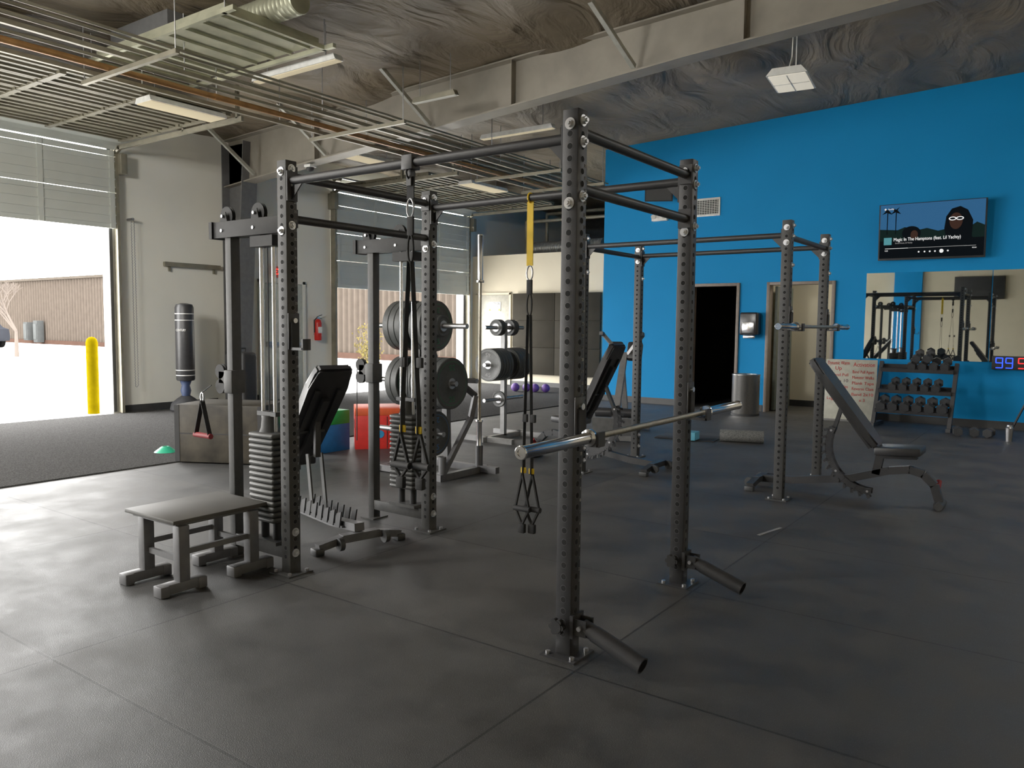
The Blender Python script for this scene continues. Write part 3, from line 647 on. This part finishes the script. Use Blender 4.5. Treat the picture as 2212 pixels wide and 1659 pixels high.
for x in (-.4,.4): mb.beam((x,-.16,.03),(x,.54,.03),.06,.06,greym)
mb.beam((-.4,-.10,.04),(.4,-.10,.04),.06,.06,greym);mb.beam((-.4,.44,.04),(.62,.44,.04),.06,.06,greym)
mb.btube([(0,-.10,.05),(0,-.08,.42),(0,0,.9),(0,.06,1.46)],.07,.06,black_lit);mb.btube([(0,.44,.05),(0,.42,.6),(0,.25,1.05),(0,.08,1.45)],.06,.06,greym);mb.beam((0,-.05,.62),(0,.42,.62),.05,.05,black_lit)
mb.btube([(.4,-.1,.05),(.44,.26,.55),(.46,.3,.75),(.05,.3,1.0)],.045,.045,greym)
mb.obj("frame",g)
PG=[(.05,1.40,.56),(0,.88,.48),(-.08,.42,.40),(.40,.88,.4)]
for y,z,l in PG: MB().cyl((-l,y,z),(l,y,z),.024,steel,16).obj("peg",g)
MB().lathe([(0,0),(.036,0),(.036,.2),(.0305,.2),(.0305,.006),(0,.006)],greym,24,Matrix.Translation((.40,.44,.06))).obj("bar_holder",g)
MB().lathe([(0,0),(.036,0),(.036,.16),(.0305,.16),(.0305,.006),(0,.006)],greym,24,Matrix.Translation((.40,-.1,.06))).obj("bar_holder",g)
def on_peg(master,x,y,z,rot=(0,0,0),label=None): return copy_thing(master,(x,y,z),rot,label)
for k in range(2): on_peg(p45,TX+.05+k*.076,TY+.05,1.40)
for k in range(3): on_peg(p45,TX-.05-.074-k*.076,TY+.05,1.40)
for k in range(5): on_peg(p45,TX+.05+k*.076,TY,.88)
for k in range(2): on_peg(p45,TX-.05-.074-k*.076,TY,.88)
for k in range(5): on_peg(p25,TX+.05+k*.053,TY-.08,.42)
for k in range(2): on_peg(ps,TX+.22+k*.033,TY+.05,1.40,label="small black change plate on the plate tree")
SX,SY=-5.75,7.85
g=T("plate_stand","steel weight plate stand with horizontal pegs","plate stand",(SX,SY,0))
mb=MB();mb.beam((0,-.45,.03),(0,.45,.03),.06,.06,hm);mb.beam((-.4,-.35,.03),(.4,-.35,.03),.06,.06,hm);mb.beam((-.4,.35,.03),(.4,.35,.03),.06,.06,hm)
mb.box((0,0,.74),(.06,.06,1.4),hm);mb.obj("frame",g)
for z in (1.38,.93,.5): MB().cyl((0,-.40,z),(0,.40,z),.024,steel,16).obj("peg",g)
rY=(0,0,-P/2)
for k in range(5): copy_thing(p35,(SX,SY-.06-k*.054,.93),rY,"black rubber weight plate on the steel stand")
for k in range(5): copy_thing(p35,(SX,SY+.11+k*.054,.93),rY,"black rubber weight plate on the steel stand")
for k in range(3): copy_thing(ps,(SX,SY-.08-k*.034,1.38),rY)
for k in range(3): copy_thing(ps,(SX,SY+.12+k*.034,1.38),rY)
copy_thing(ps,(SX,SY-.08,.5),rY)
for m_ in (p45,p35,p25,ps):
    for c in list(m_.children): bpy.data.objects.remove(c)
    bpy.data.objects.remove(m_)
pb=M("ball_purple",(.10,.04,.24),.6)
for k,(dx,dy,r) in enumerate(((0,0,.09),(.22,.1,.09),(.42,.12,.09),(.62,.22,.09))):
    tag(MB().sph((0,0,0),r,pb,seg=24).cyl((0,0,r-.004),(0,0,r+.002),.012,blackm,10).obj("medicine_ball",loc=(-9.55+dx,13.45+dy,r+.012)),"small purple medicine ball on the floor","ball","purple balls")
# ---------------------------------------------------------------- blue wall items
def onwall(name,label,cat,x,z,y=YB): return T(name,label,cat,(x,y,z))
tv=onwall("television","large flat screen television showing a music player","television",-1.795,2.43,YB-.14);tv.rotation_euler=(.06,0,0);tv.scale=(.97,1,.97)
MB().box((0,0,.43),(1.44,.05,.85),blackm,bev=.006).obj("screen_bezel",tv)
def em(n,c,e=.8): return M(n,c,.5,0,.03,3,emit=e)
scr=em("screen_blue",(.02,.085,.20),.8);MB().box((0,-.027,.44),(1.40,.002,.81),scr).obj("screen_picture",tv)
def sp_(name,pts,mat,dy): 
    return MB().prism([(x,-.0285-dy,z) for x,z in pts],(0,-.0005,0),mat).obj(name,tv)
dkc=em("screen_black",(.006,.008,.010),.3);dk2=em("screen_treeline",(.008,.018,.016),.4)
sp_("screen_ground",[(-.70,.035),(.70,.035),(.70,.47),(.6,.52),(.5,.45),(.3,.46),(.1,.42),(-.05,.47),(-.2,.44),(-.35,.50),(-.45,.46),(-.70,.48)],dk2,0)
sp_("screen_ground",[(-.70,.035),(.70,.035),(.70,.30),(-.70,.30)],dkc,.0006)
sk=em("screen_skin",(.045,.022,.016),.5);
def oval(cx,cz_,rx,rz_,n=24): return [(cx+rx*math.cos(2*P*i/n),cz_+rz_*math.sin(2*P*i/n)) for i in range(n)]
sp_("screen_figure",[(.02,.035),(.68,.035),(.60,.25),(.54,.32),(.55,.55),(.48,.70),(.38,.76),(.27,.73),(.2,.62),(.18,.45),(.2,.33),(.08,.25)],dkc,.001)
sp_("screen_figure",oval(.33,.55,.085,.12),sk,.002)
sp_("screen_figure",oval(-.26,.40,.13,.11),dkc,.001);sp_("screen_figure",oval(-.22,.38,.05,.065),sk,.002)
sw=em("screen_white",(.9,.9,.9),.8)
for cx in (.285,.38): sp_("sunglasses",oval(cx,.585,.05,.027),sw,.003)
for cx in (.285,.38): sp_("sunglasses",oval(cx,.585,.036,.016),dkc,.004)
for tx_ in (-.6,-.48): sp_("palm_silhouette",[(tx_-.006,.4),(tx_+.006,.4),(tx_+.01,.72),(tx_+.07,.70),(tx_+.02,.76),(tx_+.05,.81),(tx_,.77),(tx_-.05,.8),(tx_-.03,.75),(tx_-.08,.7),(tx_-.005,.73)],dkc,.001)
sp_("album_thumbnail",[(-.64,.24),(-.53,.24),(-.53,.35),(-.64,.35)],em("thumb_teal",(.08,.3,.34),.6),.005)
text("Magic In The Hamptons (feat. Lil Yachty)",.07,sw,(-.05,-.035,.315),FY,tv,width=.90,ext=.0015)
text("Social House, Lil Yachty",.03,em("screen_grey",(.4,.4,.4),.5),(-.36,-.035,.262),FY,tv,width=.24)
sp_("progress_bar",[(-.62,.18),(.6,.18),(.6,.186),(-.62,.186)],em("screen_grey",(.4,.4,.4),.5),.005)
sp_("progress_bar",[(-.62,.18),(-.30,.18),(-.30,.186),(-.62,.186)],sw,.006)
for k,x in enumerate((-.15,-.07,.0,.07,.24)): sp_("control_icon",oval(x,.12,.012,.012,10),sw,.005)
sp_("control_icon",oval(.155,.12,.028,.028,16),sw,.005);text("0:58",.025,sw,(-.6,-.035,.15),FY,tv);text("02:54",.025,sw,(.58,-.035,.15),FY,tv);text("Spotify",.03,sw,(-.55,-.035,.78),FY,tv);sp_("control_icon",oval(-.63,.78,.014,.014,12),sw,.005)
MB().box((0,.08,.43),(.3,.10,.3),blackm).obj("wall_mount",tv)
mir=M("mirror_glass",(.68,.73,.73),.015,1.,.01)
for k,(a,b) in enumerate(((-2.67,-1.005),(-.995,.67),(.68,2.34))):
    tag(MB().box(((b-a)/2,-.006,.655),(b-a,.008,1.31),mir).obj("wall_mirror",loc=(a,YB-.002,.95)),"frameless mirror panel mounted on the blue wall","mirror","wall mirrors")
g=T("television","black wall television that is switched off","television",(-2.75,Y0+.08,2.44));MB().box((0,0,.38),(1.5,.06,.78),blackm,bev=.005).obj("screen_bezel",g);MB().box((0,-.05,.38),(.3,.06,.3),blackm).obj("wall_mount",g)
g=onwall("air_vent","white louvred air return grille on the blue wall","vent",-5.28,3.32)
MB().box((0,-.01,.15),(.46,.02,.31),white,bev=.004).box((0,-.021,.15),(.40,.004,.25),blackm).obj("vent_frame",g)
mb=MB()
for k in range(9): mb.box((0,-.026,.035+k*.029),(.40,.014,.006),white,(.5,0,0))
for k in range(9): mb.box((-.18+k*.045,-.026,.15),(.004,.01,.25),white)
mb.obj("louvre",g)
g=onwall("wall_speaker","black angled loudspeaker bracketed to the blue wall","speaker",-6.1,3.62,YB-.22);g.rotation_euler=(.25,0,.45)
MB().prism([(-.24,-.12,-.0),(.24,-.12,-.0),(.17,.13,-.0),(-.17,.13,-.0)],(0,0,.27),blackm).obj("cabinet",g)
MB().box((0,-.125,.135),(.44,.01,.23),M("grille_grey",(.05,.05,.05),.6,0,.4,200)).obj("grille",g);MB().cyl((0,.1,.13),(0,.20,.13),.02,blackm).obj("bracket",g)
g=onwall("emergency_light","small white emergency light box on the blue wall","emergency light",-6.15,3.34)
MB().box((0,-.04,0),(.3,.08,.1),white,bev=.01).obj("housing",g)
for x in (-.1,.1): MB().cyl((x,-.08,.03),(x,-.12,.02),.04,lensoff,16).obj("lamp_head",g)
g=onwall("paper_towel_dispenser","black and chrome paper towel dispenser on the blue wall","dispenser",-4.43,1.27)
MB().box((0,-.11,.2),(.30,.22,.38),M("dispenser_black",(.02,.02,.022),.25),bev=.03,seg=3).obj("dispenser_body",g)
MB().box((0,-.225,.14),(.20,.01,.18),chrome,bev=.004).obj("front_plate",g);MB().box((0,-.12,-.02),(.2,.12,.05),chrome,bev=.01).obj("outlet",g)
g=T("trash_can","round stainless steel trash can with open top","trash can",(-4.28,12.45,0))
MB().lathe([(0,0),(.21,0),(.215,.01),(.215,.63),(.22,.64),(.22,.66),(.19,.665),(.17,.66),(.17,.3),(0,.3)],M("brushed_steel",(.45,.44,.42),.3,1.,.08,40),40).obj("can_body",g);MB().lathe([(.217,.0),(.222,.0),(.222,.03),(.217,.03)],blackm,36,closed=True).obj("base_ring",g)
g=onwall("gym_timer","black led interval timer with blue and red digits","timer",-.62,.86,YB-.03)
MB().box((0,-.03,.085),(.66,.06,.19),blackm,bev=.004).obj("timer_housing",g)
def seg7(ch,cx,w,h,mat,par):
    S7={'9':'abcdfg','5':'acdfg','0':'abcdef'};mb=MB();t=.013;y=-.062
    pos={'a':((0,h/2),(w,t)),'g':((0,0),(w,t)),'d':((0,-h/2),(w,t)),'f':((-w/2,h/4),(t,h/2)),'b':((w/2,h/4),(t,h/2)),'e':((-w/2,-h/4),(t,h/2)),'c':((w/2,-h/4),(t,h/2))}
    for c in S7[ch]:
        (px,pz),(a,b)=pos[c];mb.box((cx+px,y,.085+pz),(a,.003,b),mat)
    mb.obj("digit",par)
lb=em("led_blue",(.02,.06,1.),2.2);lr=em("led_red",(1.,.02,.02),2.2)
for ch,x,m_ in (('9',-.24,lb),('9',-.12,lb),('5',.03,lr),('0',.15,lr)): seg7(ch,x,.08,.14,m_,g)
# whiteboard
g=T("whiteboard","leaning whiteboard with handwritten red workout notes","whiteboard",(-2.74,12.62,0),math.radians(8));
wbm=M("whiteboard_surface",(.50,.50,.42),.35)
q=-.14
MB().box((0,.07,.47),(.72,.02,.94),wbm,(q,0,0),bev=.004).obj("board_panel",g)
MB().box((0,0.005,.015),(.76,.05,.03),steel).obj("board_tray",g)
for x in (-.3,.3): MB().beam((x,.4,.01),(x,.14,.85),.03,.02,steel).obj("rear_prop",g)
rt=M("marker_red",(.55,.02,.02),.6);rt2=M("marker_dark",(.08,.02,.05),.6)
def wtx(s,x,z,size,m_,w): 
    text(s,size,m_,(x,.07-.013-(.47-z)*.14,z),(P/2+q,0,0),g,"lettering",width=w)
wtx("Dynamic Warm",-.18,.88,.08,rt,.31);wtx("Up",-.18,.80,.08,rt,.09);wtx("Activation",.18,.86,.09,rt,.30)
for k,s in enumerate(("A Band Pull","Aparts 10","B Hip Circles","Glute Walk","Leg Swings")): wtx(s,-.18,.70-k*.09,.065,rt2 if k==1 else rt,.29)
for k,s in enumerate(("Band Pull Apart","Monster Walks","Plank Taps","Reverse Clam","Band 2x10","x 3")): wtx(s,.17,.75-k*.085,.065,rt,.30 if k<5 else .08)
# dumbbell rack
RX,RY=-1.82,12.38
g=T("dumbbell_rack","black three tier dumbbell rack against the blue wall","dumbbell rack",(RX,RY,0),math.radians(-4))
for s in (-1,1):
    MB().beam((s*.49,-.20,.0),(s*.49,.16,.93),.05,.06,black).beam((s*.49,-.26,.03),(s*.49,.26,.03),.06,.05,black).obj("side_frame",g)
tiers=[(.24,-.12),(.52,-.0),(.82,.10)]
for z,y in tiers:
    MB().box((0,y-.07,z-.0),(.94,.03,.05),black,(.35,0,0)).box((0,y+.1,z+.05),(.94,.03,.05),black,(.35,0,0)).box((0,y+.015,z+.0),(.94,.16,.01),black,(.35,0,0)).obj("shelf",g)
dbm=M("dumbbell_grey",(.032,.033,.035),.5,spec=.35)
def db_master(r,L):
    d=T("dumbbell","black rubber hex dumbbell with chrome handle","dumbbell",(0,0,0),0,"hex dumbbells")
    for s in (-1,1): MB().cyl((0,s*L*.28,0),(0,s*L*.5,0),r,dbm,6,r*.85 if s>0 else r*.9).obj("hex_head",d)
    MB().cyl((0,-L*.3,0),(0,L*.3,0),.016,chrome,14).obj("handle",d);return d
dm=db_master(.078,.30);dm2=db_master(.066,.27)
rw=Matrix.Rotation(math.radians(-4),4,'Z')
for ti,(z,y) in enumerate(tiers):
    xs_=[-.39+i*.157 for i in range(6)]
    if ti==2: xs_=[-.06+i*.14 for i in range(4)]+[.0+i*.14 for i in range(2)]
    if ti==1: xs_=[-.28+i*.14 for i in range(5)]
    for i,x in enumerate(xs_):
        up=(ti==2 and i>=4)
        m_=dm if ti==0 else dm2;r=.078 if ti==0 else .066
        p=rw@Vector((x,y+.02,z+.035+r*1.0+(.11 if up else 0)))
        copy_thing(m_,(RX+p.x,RY+p.y,p.z),(.35,0,math.radians(-4)),"black rubber hex dumbbell on the rack shelf")
for x,y,rz in ((-1.22,11.95,.15),(-1.03,12.0,.1),(-.86,12.02,-.1)): copy_thing(dm2,(x,y,.058),(0,0,rz),"black rubber hex dumbbell resting on the floor")
for d in (dm,dm2):
    for c in list(d.children): bpy.data.objects.remove(c)
    bpy.data.objects.remove(d)
g=T("tripod_stand","small black tripod stand on the floor","tripod",(-.42,12.0,0))
for a in (0,2.1,4.2): MB().beam((.28*math.cos(a+2.6),.28*math.sin(a+2.6),.01),(0,0,.62),.02,.02,blackm).obj("leg",g)
MB().cyl((0,0,.3),(0,0,.9),.016,blackm).box((0,0,.92),(.2,.03,.06),blackm).obj("pole",g)
g=T("shaker_bottle","small steel shaker bottle on the floor","bottle",(-.62,11.7,0))
MB().lathe([(0,0),(.035,0),(.045,.17),(.03,.19),(.03,.21),(0,.21)],steel,24).obj("bottle_body",g);MB().tube([(0,0,.2),(.03,0,.24),(.045,0,.2)],.006,blackm,6).obj("lid_loop",g)
g=T("foam_roller","grey speckled foam roller lying on the floor","foam roller",(-3.28,9.45,.075),math.radians(18))
mb=MB();mb.lathe([(.03,-.26),(.074,-.26),(.075,-.255),(.075,.255),(.074,.26),(.03,.26)],M("foam_grey",(.16,.165,.16),.8,0,.5,90,.3,60),32,Matrix.Rotation(P/2,4,'Y'),closed=True);mb.obj("roller_body",g)
tag(MB().box((0,0,.05),(.13,.20,.10),M("yoga_block_blue",(.10,.42,.60),.6),bev=.008).obj("yoga_block",loc=(-3.82,9.2,.012),rot=(0,0,.1)),"light blue foam yoga block on an exercise mat","yoga block")
tag(MB().box((0,0,.006),(.75,.5,.012),blackm,bev=.003).obj("exercise_mat",loc=(-3.95,9.4,0.),rot=(0,0,.15)),"thin black exercise mat on the rubber floor","mat")
tag(MB().box((0,0,.001),(.30,.022,.002),M("tape_grey",(.3,.3,.3),.6)).obj("tape_strip",loc=(-1.66,5.42,0),rot=(0,0,math.radians(78))),"short strip of white tape on the rubber floor","tape")
# ---------------------------------------------------------------- ceiling services
for x,z,r,m_,y0,y1,lab,nm in ((-8.0,3.94,.034,copper,-3,13.0,"long copper-coloured sprinkler pipe hung under the ceiling","sprinkler_pipe"),(-6.9,3.931,.014,galv,-3,12.5,"thin galvanised conduit hung under the ceiling","conduit"),(-7.02,3.931,.014,galv,-3,12.5,"thin galvanised conduit hung under the ceiling","conduit"),(-7.28,3.938,.02,galv,-3,12.8,"thin galvanised conduit hung under the ceiling","conduit"),(-7.72,3.933,.016,galv,-3,12.5,"thin galvanised conduit hung under the ceiling","conduit")):
    o=MB().cyl((x,y0,z),(x,y1,z),r,m_,12)
    if nm=="sprinkler_pipe":
        y=-1.5
        while y<13: o.cyl((x,y,z),(x,y,z+.5),.006,steel,6);o.cyl((x,y-.03,z),(x,y+.03,z),.038,copper,12);y+=2.3
    tag(o.obj(nm),lab,"pipe","ceiling conduits" if nm=="conduit" else None)
for i,x in enumerate((-7.5,-8.3)):
    o=MB().box((x,5,3.937),(.042,16,.042),galv)
    y=-2.5
    while y<13:
        if abs(y-Yc)>.2: o.cyl((x,y,3.94),(x,y,cz(x)-.15),.006,steel,6)
        y+=1.8
    tag(o.obj("strut_channel"),"galvanised strut channel hung on threaded rods","strut","strut channels")
for k,y in enumerate((2.6,4.2,7.2,9.0,10.8,12.2)):
    o=MB().box((-7.68,y,3.885),(1.75,.042,.042),galv)
    for x in (-6.84,-8.52): o.cyl((x,y,3.89),(x,y,cz(x)-.15),.006,steel,6)
    tag(o.obj("cross_strut"),"galvanised cross strut hung on threaded rods","strut","cross struts")
g=T("air_handler","galvanised air handling unit hung on strut frame under the ceiling","air handler",(-7.6,5.0,4.25))
gv2=M("galvanised_sheet",(.42,.42,.30),.45,.5,.2,4)
mb=MB();mb.box((0,0,.04),(2.3,1.1,.06),gv2)
for k in range(8): mb.box((-1.02+k*.29,0,0),(.03,1.08,.03),gv2)
mb.obj("drip_pan",g)
mb=MB()
for y in (-.58,.58): mb.box((0,y,-.03),(2.7,.042,.042),gv2)
for x in (-1.2,1.2):
    mb.box((x,0,-.03),(.042,1.2,.042),gv2)
    for y in (-.58,.58): mb.cyl((x,y,-.03),(x,y,.26),.006,steel,6)
mb.obj("support_frame",g)
MB().box((-.45,0,.17),(1.1,.95,.2),M("cabinet_dark",(.06,.06,.06),.6),bev=.01).obj("cabinet",g)
mb=MB();mt=Matrix.Translation((.12,.0,.18))@Matrix.Rotation(P/2,4,'Y');pr=[]
for k in range(24): pr+= [(.12,k*.06),(.126,k*.06+.015),(.12,k*.06+.03)]
mb.lathe([(0,0)]+pr+[(0,1.42)],gv2,28,mt);mb.obj("round_duct",g)
def troffer(label,c,sx,sy,on,dz=.5,power=0,aim=None,col=(1,.96,.9)):
    g=T("ceiling_light",label,"ceiling light",c,0,"ceiling lights")
    if aim: g.rotation_euler=Vector(aim).to_track_quat('-Z','Y').to_euler()
    MB().prism([(-sx/2,-sy/2,0),(sx/2,-sy/2,0),(sx/2-.03,-sy/2,.06),(-sx/2+.03,-sy/2,.06)],(0,sy,0),galv if not on else white).obj("housing",g)
    MB().box((0,0,-.004),(sx-.03,sy-.03,.012),lens if on else lensoff,bev=.003).obj("diffuser",g)
    for s in (-1,1):
        if sx>sy: MB().cyl((s*sx*.35,0,.06),(s*sx*.35,0,dz),.005,steel,6).obj("suspension_wire",g)
        else: MB().cyl((0,s*sy*.35,.06),(0,s*sy*.35,dz),.005,steel,6).obj("suspension_wire",g)
    if power:  # only the added out-of-view fills carry a light source
        l=bpy.data.lights.new("fill_lamp","AREA");l.shape='RECTANGLE';l.size=sx;l.size_y=sy;l.energy=power;l.color=col;lo=bpy.data.objects.new("fill_lamp",l);lo.location=(0,0,-.02);COL.objects.link(lo);lo.parent=g
    return g
WL="rectangular ceiling light with warm diffuser hung on wires"
troffer(WL,(-8.95,5.57,3.96),.34,1.0,True,.5);troffer(WL,(-9.15,11.8,3.96),.34,1.1,True,.5);troffer(WL,(-9.15,8.9,3.96),.34,1.0,True,.5)
troffer("long bright strip light hung under the ceiling",(-7.1,5.78,4.16),1.4,.12,True,.4)
troffer("long bright strip light hung under the ceiling",(-6.8,9.55,4.2),1.3,.1,True,.4)
troffer("unlit strip light hung on rods",(-6.5,7.4,4.15),.7,.08,False,.5)
g=T("high_bay_light","square white high bay light hung on chains","ceiling light",(-2.55,8.52,3.97),0)
g.rotation_euler=(0,0,.12)
MB().prism([(-.2,-.32,0),(.2,-.32,0),(.14,-.32,.07),(-.14,-.32,.07)],(0,.64,0),white).obj("housing",g)
MB().box((0,0,-.004),(.36,.6,.012),M("highbay_lens",(.9,.84,.70),.5,0,.02,8,emit=.5),bev=.003).box((0,0,-.012),(.012,.6,.006),white).box((0,0,-.012),(.36,.012,.006),white).obj("diffuser",g)
MB().tube([(0,-.2,.07),(0,-.02,.25),(.0,0,.45),(0,0,.62)],.006,white,6).obj("chain",g);MB().tube([(0,.2,.07),(0,.24,.3),(0,.22,.8)],.006,white,6).obj("chain",g)
mb=MB();pr=[]
for k in range(40): pr+=[(.15,k*.05),(.16,k*.05+.025)]
mt=Matrix.Translation((-10.6,15.5,3.20))@Matrix.Rotation(P/2,4,'Y')
mb.lathe([(0,0)]+pr+[(0,2.0)],M("flex_duct",(.25,.25,.24),.4,.5),24,mt);tag(mb.obj("flexible_duct"),"silver flexible duct lying above the closet wall","duct")
S(MB().box((-9.6,17.5,2.98),(4.6,5,.1),darkpaint).obj("ceiling_closet"))
for k,(x,y,z) in enumerate(((-11.0,15.9,3.9),(-10.6,16.2,4.1))):
    tag(MB().tube([(x,y,3.03),(x,y,z),(x+2.8,y,z)],.04,galv,12).obj("vent_pipe"),"grey pipe bending above the closet wall","pipe","vent pipes")
g=T("security_camera","small dome camera fixed under the ceiling beam","camera",(-9.75,8.2,3.85))
MB().box((0,0,-.02),(.14,.14,.04),white,bev=.01).obj("mount",g);MB().sph((0,0,-.05),.06,blackm).obj("dome",g)
# ---------------------------------------------------------------- lighting
w=bpy.data.worlds.new("world");bpy.context.scene.world=w;w.use_nodes=True;bg=w.node_tree.nodes["Background"]
bg.inputs[0].default_value=(1,.985,.96,1);bg.inputs[1].default_value=18.
def portal(y0,y1,z1):
    l=bpy.data.lights.new("portal","AREA");l.shape='RECTANGLE';l.size=z1;l.size_y=y1-y0;l.cycles.is_portal=True
    o=bpy.data.objects.new("portal",l);o.location=(XG-.15,(y0+y1)/2,z1/2);o.rotation_euler=(0,-P/2,0);COL.objects.link(o)
portal(2.15,6.15,4.1);portal(10.57,14.57,4.1);portal(-3.6,.4,4.1)
FXL="added unseen fill light with white housing hung on wires"
troffer(FXL,(1.0,9.2,4.3),.4,1.2,True,.5,power=38)  # added out of view to brighten the blue wall
troffer(FXL,(-5.2,.6,4.2),.4,1.2,True,.5,power=60)  # added out of view to lift the front faces of the left equipment
troffer(FXL,(-9.0,1.0,3.95),.4,1.2,True,.5,power=120)  # added out of view to lift the left floor and wall
troffer("added unseen fill light tilted toward the beige wall",(-6.2,-.6,3.7),1.2,1.0,True,.4,power=260,aim=(-.62,.86,-.20),col=(1,.97,.9))  # invented fill, out of view, washing the beige wall and left equipment
l=bpy.data.lights.new("corridor_lamp","AREA");l.size=.6;l.energy=10;l.color=(1,.9,.72);o=bpy.data.objects.new("corridor_lamp",l);o.location=(-3.0,13.9,2.55);COL.objects.link(o)
sc=bpy.context.scene
sc.view_settings.view_transform='Standard';sc.view_settings.look='None';sc.view_settings.exposure=0;sc.view_settings.gamma=1.18
